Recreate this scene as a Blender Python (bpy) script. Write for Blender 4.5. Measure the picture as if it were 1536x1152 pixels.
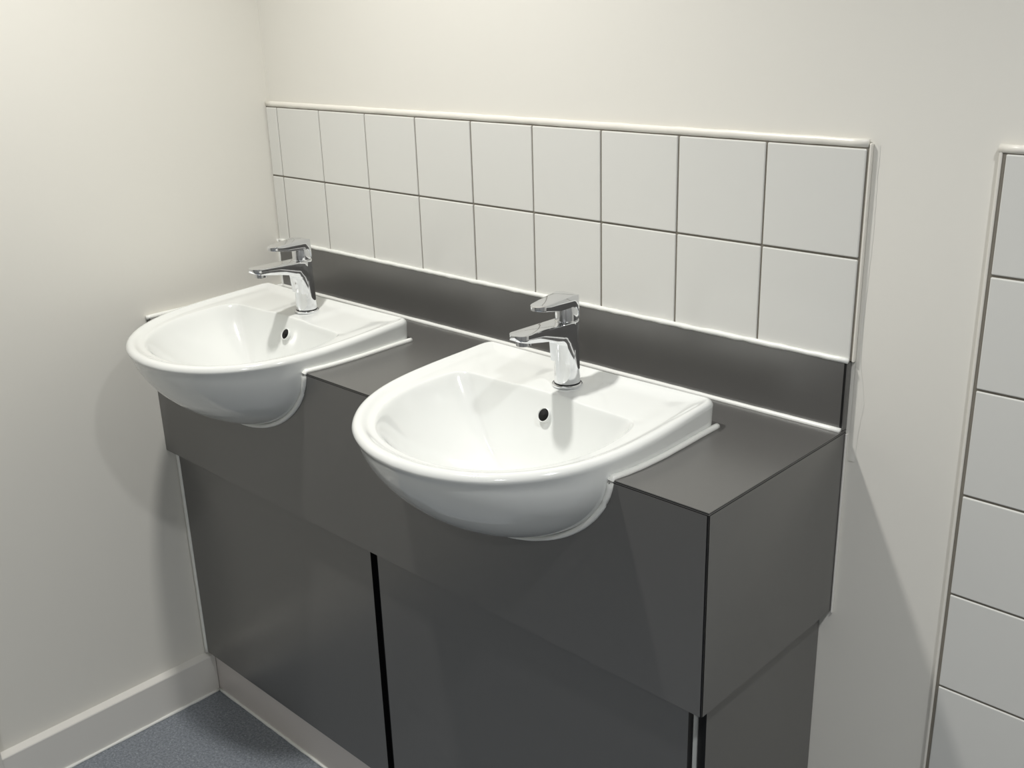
import bpy, bmesh, math, random
from mathutils import Vector, Matrix
random.seed(4)
S = bpy.context.scene
for o in list(bpy.data.objects):
    bpy.data.objects.remove(o, do_unlink=True)
COL = S.collection

# ------------------------------------------------------------------ camera
YAW, PITCH, ROLL = .7735, -.3440, -.0313
fw = Vector((-math.sin(YAW)*math.cos(PITCH), math.cos(YAW)*math.cos(PITCH), math.sin(PITCH)))
r0 = Vector((math.cos(YAW), math.sin(YAW), 0)); u0 = r0.cross(fw)
rt = math.cos(ROLL)*r0 + math.sin(ROLL)*u0
up = -math.sin(ROLL)*r0 + math.cos(ROLL)*u0
cd = bpy.data.cameras.new('camera'); cam = bpy.data.objects.new('camera', cd); COL.objects.link(cam)
cam.matrix_world = Matrix(((rt.x, up.x, -fw.x, 2.0267), (rt.y, up.y, -fw.y, -1.3398), (rt.z, up.z, -fw.z, 1.5190), (0, 0, 0, 1)))
cd.sensor_width = 36; cd.lens = 36*1576.3/1536; cd.clip_start = .02
S.camera = cam

# ------------------------------------------------------------------ world, lights, exposure
w = bpy.data.worlds.new('world'); S.world = w; w.use_nodes = True
w.node_tree.nodes['Background'].inputs[0].default_value = (1, .97, .92, 1)
w.node_tree.nodes['Background'].inputs[1].default_value = .05
def spot(name, loc, power, angle, blend, rad, col):
    l = bpy.data.lights.new(name, 'SPOT'); l.energy = power; l.spot_size = math.radians(angle); l.spot_blend = blend
    l.shadow_soft_size = rad; l.color = col
    o = bpy.data.objects.new(name, l); o.location = loc; COL.objects.link(o); return o
WARM = (1, .98, .945)
spot('downlight_left', (.68, -.68, 2.42), 74, 140, 1, .045, WARM)
spot('downlight_right', (2.2, -.72, 2.42), 50, 140, 1, .045, (.975, .985, 1))
spot('fill_front', (2.2, -2.2, 2.42), 80, 168, 1, .14, (.99, .99, 1))  # added fill lamp lifting ambient light on upright faces, no fitting behind it
S.view_settings.view_transform = 'Standard'; S.view_settings.look = 'None'
S.view_settings.gamma = 1; S.view_settings.use_curve_mapping = False
S.view_settings.exposure = 0.15

# ------------------------------------------------------------------ materials
def srgb(r, g, b):
    f = lambda c: ((c/255+.055)/1.055)**2.4 if c > 10 else c/255/12.92
    return (f(r), f(g), f(b), 1)
def mat(name, col, rough=.5, metal=0, coat=0, noise=0, nscale=8, bump=0, bscale=60, spec=.5):
    m = bpy.data.materials.new(name); m.use_nodes = True
    nt = m.node_tree; b = nt.nodes['Principled BSDF']
    b.inputs['Roughness'].default_value = rough; b.inputs['Metallic'].default_value = metal
    b.inputs['Coat Weight'].default_value = coat; b.inputs['Coat Roughness'].default_value = .04
    b.inputs['Specular IOR Level'].default_value = spec
    b.inputs['Base Color'].default_value = col
    tc = nt.nodes.new('ShaderNodeTexCoord')
    if noise:
        n = nt.nodes.new('ShaderNodeTexNoise'); n.inputs['Scale'].default_value = nscale; n.inputs['Detail'].default_value = 4
        r = nt.nodes.new('ShaderNodeMixRGB'); r.blend_type = 'MIX'
        r.inputs[1].default_value = tuple(c*(1-noise) for c in col[:3])+(1,)
        r.inputs[2].default_value = tuple(min(1, c*(1+noise)) for c in col[:3])+(1,)
        nt.links.new(tc.outputs['Object'], n.inputs['Vector']); nt.links.new(n.outputs['Fac'], r.inputs[0])
        nt.links.new(r.outputs[0], b.inputs['Base Color'])
    if bump:
        n = nt.nodes.new('ShaderNodeTexNoise'); n.inputs['Scale'].default_value = bscale; n.inputs['Detail'].default_value = 3
        bp = nt.nodes.new('ShaderNodeBump'); bp.inputs['Strength'].default_value = bump; bp.inputs['Distance'].default_value = .002
        nt.links.new(tc.outputs['Object'], n.inputs['Vector']); nt.links.new(n.outputs['Fac'], bp.inputs['Height'])
        nt.links.new(bp.outputs[0], b.inputs['Normal'])
    return m
M = dict(
    wall=mat('wall_paint', srgb(230, 228, 220), .55, noise=.015, nscale=3, bump=.06, bscale=120, spec=.35),
    ceil=mat('ceiling_paint', srgb(232, 230, 224), .8),
    unseen=mat('unseen_wall_grey', srgb(172, 172, 170), .5, noise=.02),  # unseen right and front walls, toned grey to cut bounced light
    gloss=mat('gloss_paint', srgb(226, 224, 218), .28, noise=.02, nscale=6),
    tile=mat('glazed_tile', srgb(221, 221, 216), .16, noise=.01, nscale=4, bump=.03, bscale=9),
    grout=mat('grout', srgb(128, 123, 113), .9, noise=.12, nscale=60),
    trim=mat('white_trim', srgb(232, 229, 220), .35),
    seal=mat('silicone', srgb(236, 237, 232), .3),
    lam=mat('grey_laminate', srgb(84, 83, 81), .30, spec=1.6, noise=.02, nscale=40, bump=.03, bscale=900),
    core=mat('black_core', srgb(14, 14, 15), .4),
    carc=mat('white_carcass', srgb(214, 217, 214), .5),
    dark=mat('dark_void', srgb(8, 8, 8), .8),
    cer=mat('white_ceramic', srgb(226, 228, 225), .12, coat=.6),
    chrome=mat('chrome', (.80, .81, .83, 1), .05, metal=1, noise=.01, nscale=5),
    plinth=mat('white_plinth', srgb(214, 208, 203), .4, noise=.02, nscale=5),
)
def floor_mat():
    m = mat('speckled_vinyl', srgb(116, 122, 130), .45, bump=.25, bscale=500)
    nt = m.node_tree; b = nt.nodes['Principled BSDF']; tc = nt.nodes.new('ShaderNodeTexCoord')
    n = nt.nodes.new('ShaderNodeTexNoise'); n.inputs['Scale'].default_value = 190; n.inputs['Detail'].default_value = 6; n.inputs['Roughness'].default_value = .75
    cr = nt.nodes.new('ShaderNodeValToRGB'); e = cr.color_ramp.elements
    e[0].position = .36; e[0].color = srgb(100, 106, 114); e[1].position = .66; e[1].color = srgb(152, 158, 165)
    nt.links.new(tc.outputs['Object'], n.inputs['Vector']); nt.links.new(n.outputs['Fac'], cr.inputs[0])
    v = nt.nodes.new('ShaderNodeTexVoronoi'); v.inputs['Scale'].default_value = 140
    c2 = nt.nodes.new('ShaderNodeValToRGB'); c2.color_ramp.elements[0].position = .10; c2.color_ramp.elements[1].position = .17
    mx = nt.nodes.new('ShaderNodeMixRGB'); mx.inputs[1].default_value = srgb(176, 184, 190)
    nt.links.new(tc.outputs['Object'], v.inputs['Vector']); nt.links.new(v.outputs['Distance'], c2.inputs[0])
    nt.links.new(c2.outputs[0], mx.inputs[0]); nt.links.new(cr.outputs[0], mx.inputs[2])
    nt.links.new(mx.outputs[0], b.inputs['Base Color'])
    return m
M['floor'] = floor_mat()

# ------------------------------------------------------------------ helpers
def link(name, me, mats, parent=None, smooth=False, angle=None):
    if smooth:
        for p in me.polygons: p.use_smooth = True
    for m in (mats if isinstance(mats, (list, tuple)) else [mats]): me.materials.append(m)
    o = bpy.data.objects.new(name, me); COL.objects.link(o)
    if parent: o.parent = parent; o.matrix_parent_inverse = parent.matrix_world.inverted() if False else Matrix()
    if smooth and angle:
        me.set_sharp_from_angle(angle=math.radians(angle))
    return o
def obj(name, bm, mats, parent=None, smooth=False, angle=None):
    bmesh.ops.recalc_face_normals(bm, faces=bm.faces)
    me = bpy.data.meshes.new(name); bm.to_mesh(me); bm.free()
    return link(name, me, mats, parent, smooth, angle)
def box(bm, x0, x1, y0, y1, z0, z1, bev=0, seg=1, mi=0):
    vs = [bm.verts.new((x, y, z)) for x in (x0, x1) for y in (y0, y1) for z in (z0, z1)]
    fs = [bm.faces.new([vs[i] for i in q]) for q in ((0, 1, 3, 2), (4, 6, 7, 5), (0, 4, 5, 1), (2, 3, 7, 6), (0, 2, 6, 4), (1, 5, 7, 3))]
    for f in fs: f.material_index = mi
    if bev:
        es = list({e for f in fs for e in f.edges})
        bmesh.ops.bevel(bm, geom=es, offset=bev, segments=seg, affect='EDGES', profile=.5)
    return fs
def bx(name, b, m, parent=None, bev=0, seg=1):
    bm = bmesh.new(); box(bm, *b, bev=bev, seg=seg); return obj(name, bm, m, parent)
def tube(bm, pts, r, n=8, flat=None, jitter=0):
    """swept bead along pts; flat=(ru,rv) gives an oval section; r may vary a little"""
    pts = [Vector(p) for p in pts]; rings = []
    for i, p in enumerate(pts):
        a = pts[max(i-1, 0)]; b = pts[min(i+1, len(pts)-1)]; t = (b-a).normalized()
        ref = Vector((0, 0, 1)) if abs(t.z) < .9 else Vector((0, 1, 0))
        u = t.cross(ref).normalized(); v = u.cross(t)
        k = 1 + jitter*(random.random()-.5)
        rr = (r, r) if flat is None else flat
        rings.append([bm.verts.new(p + u*math.cos(2*math.pi*j/n)*rr[0]*k + v*math.sin(2*math.pi*j/n)*rr[1]*k) for j in range(n)])
    for a, b in zip(rings, rings[1:]):
        for j in range(n): bm.faces.new((a[j], a[(j+1) % n], b[(j+1) % n], b[j]))
    bm.faces.new(rings[0][::-1]); bm.faces.new(rings[-1])
def seg(a, b, n):
    a, b = Vector(a), Vector(b); return [a.lerp(b, i/n) for i in range(n+1)]
def lathe(bm, prof, c, n=32, mi=0, cap=True):
    rings = [[bm.verts.new((c[0]+r*math.cos(2*math.pi*j/n), c[1]+r*math.sin(2*math.pi*j/n), c[2]+z)) for j in range(n)] for r, z in prof]
    for a, b in zip(rings, rings[1:]):
        for j in range(n): bm.faces.new((a[j], a[(j+1) % n], b[(j+1) % n], b[j])).material_index = mi
    if cap:
        bm.faces.new(rings[0][::-1]); bm.faces.new(rings[-1])
def prism(bm, poly, axis, a, b):
    """polygon in the two other axes, extruded along axis from a to b"""
    def P(p, t):
        return {'x': (t, p[0], p[1]), 'y': (p[0], t, p[1]), 'z': (p[0], p[1], t)}[axis]
    A = [bm.verts.new(P(p, a)) for p in poly]; B = [bm.verts.new(P(p, b)) for p in poly]
    n = len(poly)
    bm.faces.new(A); bm.faces.new(B[::-1])
    side = [bm.faces.new((A[i], B[i], B[(i+1) % n], A[(i+1) % n])) for i in range(n)]
    return side
def thing(name, loc, label, cat, group=None):
    o = bpy.data.objects.new(name, None); o.location = loc; o.empty_display_size = .05; COL.objects.link(o)
    o['label'] = label; o['category'] = cat
    if group: o['group'] = group
    return o
def tag(o, label, cat, group=None):
    o['label'] = label; o['category'] = cat
    if group: o['group'] = group
    return o
def structure(o): o['kind'] = 'structure'; return o
def local(o, root):
    """mesh built in world coordinates: shift it into its parent's frame"""
    o.data.transform(Matrix.Translation(-root.location)); return o

# ------------------------------------------------------------------ room
RX, FY, CZ = 3.1, -2.9, 2.45
structure(bx('floor', (0, RX, FY, 0, -.1, 0), M['floor']))
structure(bx('ceiling', (-.1, RX+.1, FY-.1, .1, CZ, CZ+.1), M['ceil']))
structure(bx('wall_left', (-.1, 0, FY, 0, -.1, CZ), M['wall']))
structure(bx('wall_back', (-.1, RX+.1, 0, .1, -.1, CZ), M['wall']))
structure(bx('wall_right', (RX, RX+.1, FY, 0, -.1, CZ), M['unseen']))
structure(bx('wall_front', (-.1, RX+.1, FY-.1, FY, -.1, CZ), M['unseen']))
# left skirting: square board with a chamfered top and a sealant line at the floor
bm = bmesh.new()
prism(bm, [(0, 0), (.018, 0), (.018, .0965), (.0168, .0985), (.0, .1035)], 'y', -.814, -.3185)
sk = structure(obj('baseboard_left', bm, M['gloss']))
bm = bmesh.new(); tube(bm, seg((.0195, -.81, .002), (.0195, -.322, .002), 30), .004, 6, jitter=.3)
obj('sealant_bead', bm, M['seal'], sk, True)
# architrave that ends the skirting at the photo's lower left
bm = bmesh.new(); prism(bm, [(0, -.9), (.022, -.9), (.026, -.89), (.026, -.824), (.022, -.8145), (0, -.8145)], 'z', 0, 2.08)
structure(obj('trim_1', bm, M['gloss']))

# ------------------------------------------------------------------ tiled splashback and tiled panel
G = .0031            # joint
def tile_mesh(wd, ht, name):
    bm = bmesh.new(); t = .0085
    box(bm, 0, wd, -t, -.001, 0, ht, bev=.0016, seg=2)
    me = bpy.data.meshes.new(name)
    bmesh.ops.recalc_face_normals(bm, faces=bm.faces); bm.to_mesh(me); bm.free(); me.materials.append(M['tile']); return me
def lay(root, cols, rows, y):
    cache = {}
    for z0, z1 in rows:
        for x0, x1 in cols:
            k = (round(x1-x0, 4), round(z1-z0, 4))
            if k not in cache: cache[k] = tile_mesh(x1-x0-G, z1-z0-G, 'tile')
            o = bpy.data.objects.new('tile', cache[k]); COL.objects.link(o); o.parent = root
            o.location = Vector((x0+G/2, y+random.uniform(-.0003, .0003), z0+G/2)) - root.location
X1 = .0416; TT, TM, TB = 1.3316, 1.1829, 1.0365
sp = thing('tile_splashback', (.7, 0, TB), 'two rows of white square tiles above the grey upstand behind both basins', 'tiles')
cols = [(.001, X1)] + [(X1+.15*i, X1+.15*(i+1)) for i in range(9)]
lay(sp, cols, [(TB, TM), (TM, TT)], 0)
local(bx('grout', (.0005, X1+1.35+.002, -.0062, -.0004, TB, TT+.0005), M['grout'], sp), sp)
XE = X1+1.35
# top trim: rounded white edge, slightly wavy; right end edge
bm = bmesh.new()
tube(bm, [(x, -.0045, TT+.0055+random.uniform(-.0003, .0003)) for x in [i*XE/60-.0 for i in range(61)]], .005, 8, flat=(.0041, .0060), jitter=.08)
local(obj('edge_trim', bm, M['trim'], sp, True), sp)
bm = bmesh.new(); box(bm, XE+.0018, XE+.0050, -.0075, -.0003, TB-.001, TT+.006, bev=.001, seg=2)
local(obj('edge_trim', bm, M['trim'], sp), sp)
# wavy smear of filler beside the right-hand edge
bm = bmesh.new(); zs = [TT+.004 - i*(TT-.88)/40 for i in range(41)]
a = [bm.verts.new((XE+.0052, -.0006, z)) for z in zs]; m_ = [bm.verts.new((XE+.010, -.0013, z)) for z in zs]
b = []
for z in zs:
    t = (TT-z)/(TT-.88); wv = .0135 + .004*math.sin(t*9)*t + (.007*max(0, 1-abs(t-.78)/.12)) + random.uniform(-.0005, .0005)
    b.append(bm.verts.new((XE+wv, -.0003, z)))
for i in range(40):
    bm.faces.new((a[i], a[i+1], m_[i+1], m_[i])); bm.faces.new((m_[i], m_[i+1], b[i+1], b[i]))
o = local(obj('filler_smear', bm, M['wall'], sp, True), sp)

PX, PT, PP = 1.5618, 1.3370, .1513
pn = thing('tiled_surround', (PX, 0, 0), 'tall panel of white tiles at the photo\'s right edge beyond bare wall', 'tiles')
rows = []; z = PT
while z > .01:
    rows.append((max(z-PP, .002), z)); z -= PP
lay(pn, [(PX+.0035, PX+.153), (PX+.153, PX+.303)], rows, 0)
local(bx('grout', (PX+.0003, PX+.303, -.0062, -.0004, .001, PT), M['grout'], pn), pn)
bm = bmesh.new(); box(bm, PX-.0035, PX+.0005, -.0076, -.0003, .001, PT+.0062, bev=.0012, seg=2)
local(obj('edge_trim', bm, M['trim'], pn), pn)
bm = bmesh.new(); tube(bm, seg((PX-.004, -.0048, PT+.0045), (PX+.303, -.0048, PT+.0045), 12), .005, 8, flat=(.0043, .0056), jitter=.06)
local(obj('edge_trim', bm, M['trim'], pn, True), pn)

# ------------------------------------------------------------------ basin geometry (local x about the basin's centre line)
ZC = .9312                                     # counter top
YA = -.352                                     # apron face
def spline(pts, n=14, closed=False):
    out = []; N = len(pts)
    for i in range(N-1):
        p0, p1, p2, p3 = (Vector(pts[max(i-1, 0)]), Vector(pts[i]), Vector(pts[i+1]), Vector(pts[min(i+2, N-1)]))
        for k in range(n):
            t = k/n
            out.append(.5*((2*p1)+(p2-p0)*t+(2*p0-5*p1+4*p2-p3)*t*t+(3*p1-p0-3*p2+p3)*t**3))
    out.append(Vector(pts[-1])); return out
OUT = [(0, -.1105), (.12, -.1105), (.2165, -.1105), (.2275, -.1118), (.2333, -.1168), (.235, -.128), (.236, -.16), (.2382, -.21), (.2390, -.26), (.236, -.315), (.2265, -.365), (.208, -.412), (.181, -.452), (.144, -.487), (.099, -.512), (.05, -.527), (0, -.532)]
INN = [(0, -.222), (.07, -.223), (.13, -.225), (.166, -.2275), (.181, -.238), (.190, -.262), (.194, -.30), (.192, -.34), (.181, -.383), (.160, -.422), (.130, -.455), (.092, -.479), (.047, -.4935), (0, -.498)]
CEN = (0, -.302)
def polar(half):
    s = spline([Vector((p[0], p[1])) for p in half])
    return [(math.atan2(p.y-CEN[1], p.x-CEN[0]), math.hypot(p.x-CEN[0], p.y-CEN[1])) for p in s]
PO, PI_ = polar(OUT), polar(INN)
def rad(tab, a):
    # a in [-pi/2, pi/2]; table runs from +pi/2 down to -pi/2
    for (a0, q0), (a1, q1) in zip(tab, tab[1:]):
        if a0 >= a >= a1:
            # intersect ray with the chord for true straight edges
            x0, y0, x1, y1 = q0*math.cos(a0), q0*math.sin(a0), q1*math.cos(a1), q1*math.sin(a1)
            dx, dy = math.cos(a), math.sin(a); ex, ey = x1-x0, y1-y0
            den = dx*ey-dy*ex
            return q0 if abs(den) < 1e-9 else (x0*ey-y0*ex)/den
    return tab[0][1] if a > 0 else tab[-1][1]
half = [math.pi/2 - math.pi*i/72 for i in range(73)]
extra = [math.radians(d) for d in (39.5, 40.2, 40.9, 41.3, 41.8, 42.3, 42.9, 43.5, 24, 26, 28, 29, 31)]
half = sorted(set(half+extra), reverse=True)
ANG = [(a, 1) for a in half] + [(a, -1) for a in reversed(half[1:-1])]
ro = [rad(PO, a) for a, s in ANG]; ri = [rad(PI_, a) for a, s in ANG]
def ztop(y): return .9755 - .051*(-.105-y)
def sm(t): t = max(0, min(1, t)); return t*t*(3-2*t)
BC = (0, -.345); BZ0, BZ1, BE = .934, .784, 1.85
def front(y): return sm((-.352-y)/.09)
def outer(i, inset):
    a, s = ANG[i]; r = ro[i]-inset
    return s*(CEN[0]+r*math.cos(a)), CEN[1]+r*math.sin(a)
def basin_mesh():
    bm = bmesh.new(); rings = []; N = len(ANG)
    # underside from the middle outwards; behind the apron it rises straight to the rim, in front it tucks in under it
    ph = [.12, .25, .4, .55, .7, .83, .94, 1.03, 1.12, 1.2, 1.27, 1.34, 1.41, 1.48, 1.5708]
    R = .010
    for p in ph:
        s = math.sin(p); ring = []
        for i in range(N):
            x0, y0 = outer(i, 0); fa = sm((BC[1]-y0)/math.hypot(x0-BC[0], y0-BC[1])); x, y = outer(i, .001+.006*front(y0))
            be = BE-.30*fa
            zz = BZ0-(BZ0-BZ1)*max(0, 1-s**be)**(1/be)
            ring.append(bm.verts.new((BC[0]+(x-BC[0])*s, BC[1]+(y-BC[1])*s, zz)))
        rings.append(ring)
    rings.append([bm.verts.new((*outer(i, .0005+.002*front(outer(i, 0)[1])), ztop(outer(i, 0)[1])-R-.004)) for i in range(N)])
    for d in (0, 15, 30, 45, 60, 75, 90):
        f = math.radians(d); ring = []
        for i in range(N):
            x, y = outer(i, R*(1-math.cos(f)))
            ring.append(bm.verts.new((x, y, ztop(y)-R*(1-math.sin(f)))))
        rings.append(ring)
    # top land between rim crest and bowl edge
    def land(x, y, dist):
        d = .0058*sm((dist-.011)/.016)
        ax = abs(x)
        d += .0022*sm((ax-.046)/.03)*sm((-.130-y)/.012)*sm((.200-ax)/.03)*sm((y+.245)/.02)
        return d
    for u in (.06, .14, .22, .3, .4, .5, .6, .7, .8, .88, .94, .975, 1.0):
        ring = []
        for i in range(N):
            a, s = ANG[i]; dist = R+(ro[i]-R-ri[i])*u; r = ro[i]-dist
            x, y = r*math.cos(a), CEN[1]+r*math.sin(a)
            fr = sm((-.2-y)/.06)
            z = ztop(y)-land(x, y, dist)-fr*.0015*u**3
            ring.append(bm.verts.new((s*x, y, z)))
        rings.append(ring)
    ze = [v.co.z for v in rings[-1]]
    DR = .029
    for q in (.985, .965, .94, .90, .85, .79, .72, .64, .56, .48, .4, .32, .25, .18):
        ring = []
        for i in range(N):
            a, s = ANG[i]; r = ri[i]*q
            x, y = r*math.cos(a), CEN[1]+r*math.sin(a)
            zb = .838; p = 2.3
            k = 1-q**p; k *= (1-math.exp(-((1-q)/.03)))   # eased lip
            ring.append(bm.verts.new((s*x, y, ze[i]-(ze[i]-zb)*k)))
        rings.append(ring)
    for a_, b_ in zip(rings, rings[1:]):
        for i in range(N): bm.faces.new((a_[i], a_[(i+1) % N], b_[(i+1) % N], b_[i]))
    bm.faces.new(rings[0]); bm.faces.new(rings[-1])
    return bm
def under_section(y=YA, n=24):
    """(x,z) of the underside where it meets the apron face, right half from top to bottom"""
    k = rad(PO, math.atan2(y-CEN[1], .2345)) if False else None
    hw = half_width(y)-.001; out = []
    for i in range(n+1):
        s = math.cos(math.pi/2*i/n)
        out.append((hw*s, BZ0-(BZ0-BZ1)*max(0, 1-s**BE)**(1/BE)))
    return out
def half_width(y):
    best = 0
    s = spline([Vector(p) for p in OUT])
    for p, q in zip(s, s[1:]):
        if (p.y-y)*(q.y-y) <= 0 and p.y != q.y and p.x > .1: best = max(best, p.x+(q.x-p.x)*(y-p.y)/(q.y-p.y))
    return best
BX = [1.008, .328]
TAPX = .008

# ------------------------------------------------------------------ vanity counter (top, aprons) with cut-outs
XR, ZA = 1.391, .6314
vc = thing('vanity_counter', (.7, -.18, ZA), 'dark grey laminate boxed worktop with deep front and end aprons, cut out for two basins', 'counter')
ys = [YA, -.33, -.30, -.27, -.24, -.2, -.17, -.145, -.128, -.120]
def notch(xc, e):
    R_ = [(xc+half_width(y)-.001+e, y) for y in ys]
    return R_
poly = [(0.001, -.0005), (XR, -.0005), (XR, YA)]
for xc in BX:
    R_ = notch(xc, .0005); L_ = [(2*xc-x, y) for x, y in R_]
    poly += R_ + [(xc+.2, -.109), (xc-.2, -.109)] + L_[::-1]
poly += [(.001, YA)]
bm = bmesh.new()
side = prism(bm, poly, 'z', ZC-.0012, ZC)
local(obj('top_panel', bm, M['lam'], vc), vc)
bm = bmesh.new()
cp = [(min(x, XR-.0006) if x > XR-.001 else x, (y+.0006) if abs(y-YA) < 1e-6 else y) for x, y in poly]
prism(bm, cp, 'z', ZC-.0052, ZC-.0012)
local(obj('core_edge', bm, M['core'], vc), vc)
bm = bmesh.new()
cp = [(min(x, XR-.0002) if x > XR-.001 else x, (y+.0002) if abs(y-YA) < 1e-6 else y) for x, y in poly]
prism(bm, cp, 'z', ZC-.0036, ZC-.0026)
local(obj('laminate_strip', bm, M['lam'], vc), vc)
# front apron with half-round notches
ap = [(.001, ZA), (XR-.0027, ZA), (XR-.0027, ZC-.0052)]
sec = under_section()
for xc in BX:
    R_ = [(xc+x+.0012, z-.0006) for x, z in sec]
    R_[0] = (R_[0][0], ZC-.0052) if R_[0][1] > ZC-.0052 else R_[0]
    R_ = [p for i, p in enumerate(R_) if i == 0 or p[1] < ZC-.0055]
    ap += R_ + [(2*xc-x, z) for x, z in R_[:-1][::-1]]
ap += [(.001, ZC-.0052)]
bm = bmesh.new(); prism(bm, ap, 'y', YA, YA+.012)
for v in bm.verts:
    if v.co.y > YA+.006 and v.co.x > XR-.01: v.co.x -= .0125
local(obj('front_apron', bm, M['lam'], vc), vc)
bm = bmesh.new(); box(bm, XR-.012, XR, YA+.0027, -.0005, ZA, ZC-.0052)
for v in bm.verts:
    if v.co.x < XR-.006 and v.co.y < -.2: v.co.y += .0125
local(obj('end_apron', bm, M['lam'], vc), vc)
bm = bmesh.new()
prism(bm, [(XR-.0026, YA+.0006), (XR-.0006, YA+.0006), (XR-.0006, YA+.0026), (XR-.0125, YA+.0140), (XR-.0138, YA+.0128)], 'z', ZA+.0002, ZC-.0053)
local(obj('corner_core', bm, M['core'], vc), vc)
bm = bmesh.new()
tube(bm, [(.0062, y, ZC+.0015) for y in [-.355+i*.343/40 for i in range(41)]], .005, 8, flat=(.0058, .005), jitter=.15)
local(obj('sealant_bead', bm, M['seal'], vc, True), vc)
bm = bmesh.new()
tube(bm, [(x, -.0155, ZC+.0012) for x in [.006+i*(XR-.008)/80 for i in range(81)]], .004, 8, flat=(.0048, .0042), jitter=.12)
local(obj('sealant_bead', bm, M['seal'], vc, True), vc)
for x0, x1, y0, y1 in ((XR-.0125, XR+.004, -.006, -.0005),):
    bm = bmesh.new(); box(bm, XR+.0002, XR+.0035, -.0045, -.0003, ZA-.004, ZC-.006, bev=.001)
    local(obj('sealant_bead', bm, M['gloss'], vc), vc)

# upstand
us = thing('upstand', (.7, -.006, ZC), 'long dark grey laminate upstand running along the wall behind the taps', 'upstand')
bm = bmesh.new(); box(bm, .002, XE-.006, -.0125, -.001, ZC+.0012, TB-.0015)
local(obj('face_panel', bm, M['lam'], us), us)
bm = bmesh.new(); box(bm, XE-.006, XE-.0025, -.0122, -.001, ZC+.0014, TB-.0018)
local(obj('core_edge', bm, M['core'], us), us)
bm = bmesh.new(); box(bm, XE-.0025, XE-.0005, -.0120, -.001, ZC+.0014, TB-.0016)
local(obj('edge_strip', bm, M['lam'], us), us)
bm = bmesh.new()
tube(bm, [(x, -.0105, TB+.0008+random.uniform(-.0004, .0004)) for x in [.003+i*(XE-.004)/90 for i in range(91)]], .004, 8, flat=(.004, .0042), jitter=.25)
local(obj('sealant_bead', bm, M['seal'], us, True), us)
bm = bmesh.new()
tube(bm, [(.0025, -.0115, z) for z in [ZC+.002+i*.1065/20 for i in range(21)]], .004, 8, jitter=.2)
local(obj('sealant_bead', bm, M['seal'], us, True), us)

# ------------------------------------------------------------------ cabinets below
YF = -.334
def panel(name, x0, x1, z0, z1, parent):
    bm = bmesh.new(); box(bm, x0, x1, YF, YF+.012, z0, z1)
    for f in bm.faces:
        n = f.normal if f.normal.length else None
    bm.normal_update()
    for f in bm.faces: f.material_index = 0 if abs(f.normal.y) > .5 else 1
    return local(obj(name, bm, [M['lam'], M['core']], parent), parent)
def carcass(x0, x1, root):
    bm = bmesh.new(); t = .018; y0, y1, z0, z1 = YF+.0145, -.004, .118, .70
    box(bm, x0, x0+t, y0, y1, z0, z1); box(bm, x1-t, x1, y0, y1, z0, z1)
    box(bm, x0+t, x1-t, y0, y1, z0, z0+t); box(bm, x0+t, x1-t, y1-.006, y1, z0+t, z1)
    return local(obj('carcass', bm, M['carc'], root), root)
ZD0, ZD1 = .114, .70
for nm, x0, x1, lab in (('l', .0185, .679, 'left cupboard under the left basin with a plain dark grey front reaching the side wall'),
                        ('r', .6985, 1.359, 'right cupboard under the right basin with a plain dark grey front')):
    c = thing('cabinet_unit', ((x0+x1)/2, -.16, .114), lab, 'cabinet', 'cupboard units under the counter')
    panel('door_front', x0, x1, ZD0, ZD1, c)
    if nm == 'l':
        carcass(.008, .6885, c)
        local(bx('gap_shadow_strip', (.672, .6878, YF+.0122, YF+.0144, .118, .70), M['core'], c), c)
        bm = bmesh.new(); tube(bm, seg((.0095, YF+.003, .11), (.0095, YF+.003, .66), 40), .006, 8, flat=(.0075, .005), jitter=.12)
        local(obj('sealant_bead', bm, M['seal'], c, True), c)
    else:
        carcass(.6895, 1.3585, c)
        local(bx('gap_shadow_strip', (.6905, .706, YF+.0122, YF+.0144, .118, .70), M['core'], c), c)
bm = bmesh.new(); box(bm, 1.3603, 1.3731, -.311, -.001, .002, ZD1); bm.normal_update()
for f in bm.faces: f.material_index = 0 if abs(f.normal.x) > .5 else 1
ep = obj('end_panel', bm, [M['lam'], M['core']])
tag(ep, 'dark grey end panel closing the right side of the cabinets down to the floor', 'panel')
bm = bmesh.new(); box(bm, .0005, 1.358, -.317, -.304, .001, .1135, bev=.001)
pl = obj('plinth', bm, M['plinth']); tag(pl, 'white kickboard along the floor below the cabinet fronts', 'plinth')
bm = bmesh.new(); tube(bm, seg((.02, -.3185, .002), (1.355, -.3185, .002), 60), .004, 6, jitter=.3)
obj('sealant_bead', bm, M['seal'], pl, True)

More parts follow.
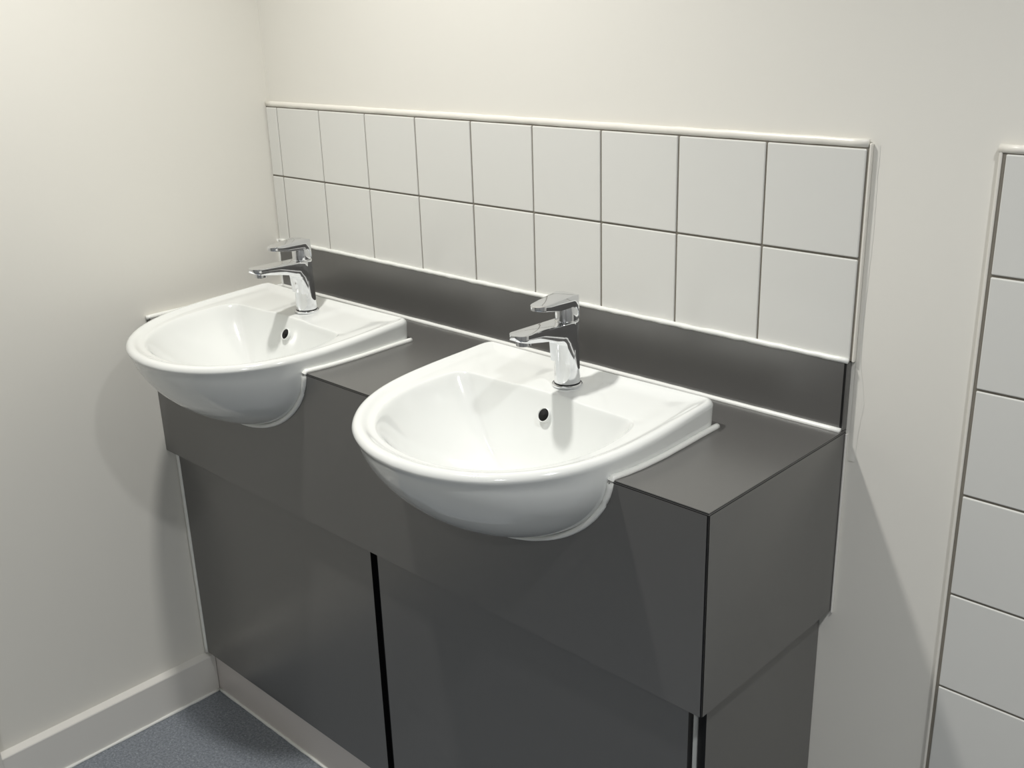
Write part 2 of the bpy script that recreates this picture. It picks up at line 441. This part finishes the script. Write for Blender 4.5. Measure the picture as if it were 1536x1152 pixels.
# ------------------------------------------------------------------ basin parts
def basin(xc, label, first=None):
    root = thing('semi_recessed_basin', (xc, -.3, ZC), label, 'basin', 'white basins set into the counter')
    root_loc = Vector((0, -.3, ZC))
    def place(o): o.data.transform(Matrix.Translation(-root_loc)); return o
    if first:
        for ch in list(first.children):
            c = ch.copy(); COL.objects.link(c); c.parent = root
            for g in ch.children:
                d = g.copy(); COL.objects.link(d); d.parent = c
        return root
    bo = place(obj('bowl', basin_mesh(), M['cer'], root, True))
    sd = bo.modifiers.new('smooth', 'SUBSURF'); sd.levels = 1; sd.render_levels = 1
    # overflow: dark round opening with a soft white lip on the back wall
    c = Vector((.007, -.2362, .931)); n = Vector((0, -.86, .51)).normalized()
    q = n.to_track_quat('Z', 'Y').to_matrix().to_4x4()
    bm = bmesh.new(); lathe(bm, [(.0116, -.008), (.0116, .0018), (.0110, .0025), (.0102, .0020), (.0096, -.001), (.0096, -.004)], (0, 0, 0), 28, cap=False)
    bm.transform(Matrix.Translation(c) @ q); lip = place(obj('overflow_opening', bm, M['cer'], root, True))
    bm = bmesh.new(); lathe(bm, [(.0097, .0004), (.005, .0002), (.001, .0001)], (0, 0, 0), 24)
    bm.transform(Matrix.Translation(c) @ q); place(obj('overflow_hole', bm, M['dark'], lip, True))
    # waste
    bm = bmesh.new(); lathe(bm, [(.030, -.004), (.031, .0012), (.0295, .0028), (.024, .003), (.0225, .001), (.0222, -.003)], (0, CEN[1]+.002, .8405), 40, cap=False)
    wst = place(obj('waste_fitting', bm, M['chrome'], root, True, 50))
    bm = bmesh.new(); lathe(bm, [(.0205, -.003), (.0205, .0015), (.016, .0036), (.006, .0046), (.001, .0048)], (0, CEN[1]+.002, .8405), 32)
    place(obj('waste_plug', bm, M['chrome'], wst, True, 50))
    # sealant: along both sides on the counter and round the cut-out in the apron
    yy = [-.112, -.118] + [-.125-i*.0135 for i in range(17)]
    side = [(half_width(min(y, -.130))+.0022, y, ZC+.0022) for y in yy]
    side = [(x+.0005*0, y, z) for x, y, z in side]
    face = []
    for i_, (x, z) in enumerate(sec):
        a_, b_ = Vector(sec[max(i_-1, 0)]), Vector(sec[min(i_+1, len(sec)-1)]); t_ = (b_-a_).normalized()
        face.append((x-t_.y*.0024, YA-.0012, z+t_.x*.0024))
    face = [p for p in face if p[2] < ZC-.008]
    path = side + [(half_width(YA)+.0022, YA+.002, ZC+.002), (half_width(YA)+.0016, YA-.0015, ZC-.001), (half_width(YA)+.0010, YA-.0015, ZC-.005)] + face
    path = path + [(-x, y, z) for x, y, z in path[:-1][::-1]]
    bm = bmesh.new(); tube(bm, path, .0047, 8, jitter=.1); place(obj('sealant_bead', bm, M['seal'], root, True))
    return root
b1 = basin(BX[0], 'white ceramic basin nearest the free right end of the grey counter')
b2 = basin(BX[1], 'white ceramic basin in the corner, against the left wall', b1)

# ------------------------------------------------------------------ taps
def boolean(a, b, op):
    m = a.modifiers.new('b', 'BOOLEAN'); m.operation = op; m.object = b; m.solver = 'EXACT'
    dg = bpy.context.evaluated_depsgraph_get(); me = bpy.data.meshes.new_from_object(a.evaluated_get(dg))
    old = [a.data, b.data]; a.modifiers.clear(); a.data = me
    bpy.data.objects.remove(b); return a
def bevelled(o, wd, seg_=3, ang=32):
    m = o.modifiers.new('v', 'BEVEL'); m.width = wd; m.segments = seg_; m.limit_method = 'ANGLE'; m.angle_limit = math.radians(ang)
    m.harden_normals = False
    dg = bpy.context.evaluated_depsgraph_get(); me = bpy.data.meshes.new_from_object(o.evaluated_get(dg))
    o.modifiers.clear(); o.data = me
    for p in me.polygons: p.use_smooth = True
    me.set_sharp_from_angle(angle=math.radians(38)); return o
def stadium(ya, ra, yb, rb, n=20, squash=1):
    """plan outline: round end radius ra at ya (back), rb at yb (front)"""
    pts = [(ra*math.cos(t), ya+ra*math.sin(t)) for t in [math.pi*i/n for i in range(n+1)]]
    pts += [(rb*math.cos(t), yb+squash*rb*math.sin(t)) for t in [math.pi+math.pi*i/n for i in range(n+1)]]
    return pts
def tmp(bm):
    bmesh.ops.recalc_face_normals(bm, faces=bm.faces)
    me = bpy.data.meshes.new('t'); bm.to_mesh(me); bm.free(); o = bpy.data.objects.new('t', me); COL.objects.link(o); return o
def arc(cx, cy, r, a0, a1, n=8):
    return [(cx+r*math.cos(math.radians(a0+(a1-a0)*i/n)), cy+r*math.sin(math.radians(a0+(a1-a0)*i/n))) for i in range(n+1)]
# tap frame: origin at foot centre, +z up, spout towards -y
def tap(loc, label, first=None):
    root = thing('mixer_tap', loc, label, 'tap', 'chrome basin taps')
    if first:
        for ch in first.children:
            c = ch.copy(); COL.objects.link(c); c.parent = root
            for g in ch.children:
                d = g.copy(); COL.objects.link(d); d.parent = c
        return root
    HB = .1035
    # body: slightly tapered column
    bm = bmesh.new(); lathe(bm, [(.0205, .003), (.0198, .03), (.0192, .06), (.0190, .085), (.0190, HB-.004)], (0, 0, 0), 48)
    body = tmp(bm)
    # spout: plan outline cut to the side profile with a concave underside
    bm = bmesh.new(); prism(bm, stadium(0, .0190, -.1020, .0168, 24, .9), 'z', 0, .2); plan = tmp(bm)
    prof = [(.03, HB), (-.13, HB+.0035), (-.13, HB+.0012), (-.1165, HB-.0008), (-.1125, HB-.0062), (-.100, HB-.0092), (-.06, HB-.0160)] + \
           arc(-.0335, HB-.0365, .0145, 90, 8, 8) + [(-.0165, .04), (.03, .04)]
    bm = bmesh.new(); prism(bm, prof, 'x', -.05, .05); sp_ = tmp(bm)
    spout = boolean(plan, sp_, 'INTERSECT')
    body = boolean(body, spout, 'UNION')
    bevelled(body, .0012)
    body.name = 'body'; body.data.name = 'body'; body.data.materials.clear(); body.data.materials.append(M['chrome']); body.parent = root
    bm = bmesh.new(); lathe(bm, [(.0233, 0), (.0238, .0012), (.0236, .0032), (.0225, .0042), (.0204, .0044)], (0, 0, 0), 48)
    obj('base_ring', bm, M['chrome'], root, True, 40)
    bm = bmesh.new(); lathe(bm, [(.0207, .0044), (.0207, .0062)], (0, 0, 0), 40)
    obj('gasket', bm, M['core'], root, True, 40)
    # aerator under the spout tip
    bm = bmesh.new(); lathe(bm, [(.0095, -.0065), (.0112, -.006), (.0112, .004)], (0, -.096, HB-.0095), 32)
    aer = obj('aerator', bm, M['chrome'], root, True, 40)
    bm = bmesh.new(); lathe(bm, [(.0088, -.0068), (.001, -.0067)], (0, -.096, HB-.0095), 24); obj('aerator_mesh', bm, M['dark'], aer, True)
    # cartridge neck
    bm = bmesh.new(); lathe(bm, [(.0186, HB-.001), (.0186, HB+.0015), (.0178, HB+.0022), (.0178, HB+.018), (.016, HB+.024), (.010, HB+.027)], (0, 0, 0), 40)
    obj('cartridge_neck', bm, M['chrome'], root, True, 35)
    # lever: cap over the neck running forward to a thin rounded tip
    bm = bmesh.new(); prism(bm, stadium(0, .0195, -.0590, .0140, 24, 1), 'z', 0, .25); plan = tmp(bm)
    zt = HB
    prof = [(.03, zt+.003), (.03, zt+.0325), (.012, zt+.0405), (0, zt+.0425), (-.012, zt+.0420), (-.045, zt+.0390), (-.08, zt+.0355), (-.08, zt+.0315), (-.06, zt+.0285), (-.03, zt+.0240), (-.016, zt+.0245)] + \
           [(-.004, zt+.0255), (.006, zt+.0225), (.0115, zt+.014), (.0150, zt+.003)]
    bm = bmesh.new(); prism(bm, prof, 'x', -.05, .05); lv = tmp(bm)
    lever = boolean(plan, lv, 'INTERSECT'); bevelled(lever, .0016)
    lever.name = 'lever'; lever.data.name = 'lever'; lever.data.materials.clear(); lever.data.materials.append(M['chrome']); lever.parent = root
    return root
ZL = ztop(-.18)-.0058
t1 = tap((BX[0]+TAPX, -.182, ZL), 'chrome mixer tap on the basin nearest the free end of the counter')
t2 = tap((BX[1]+TAPX, -.182, ZL), 'chrome mixer tap on the basin in the corner by the left wall', t1)
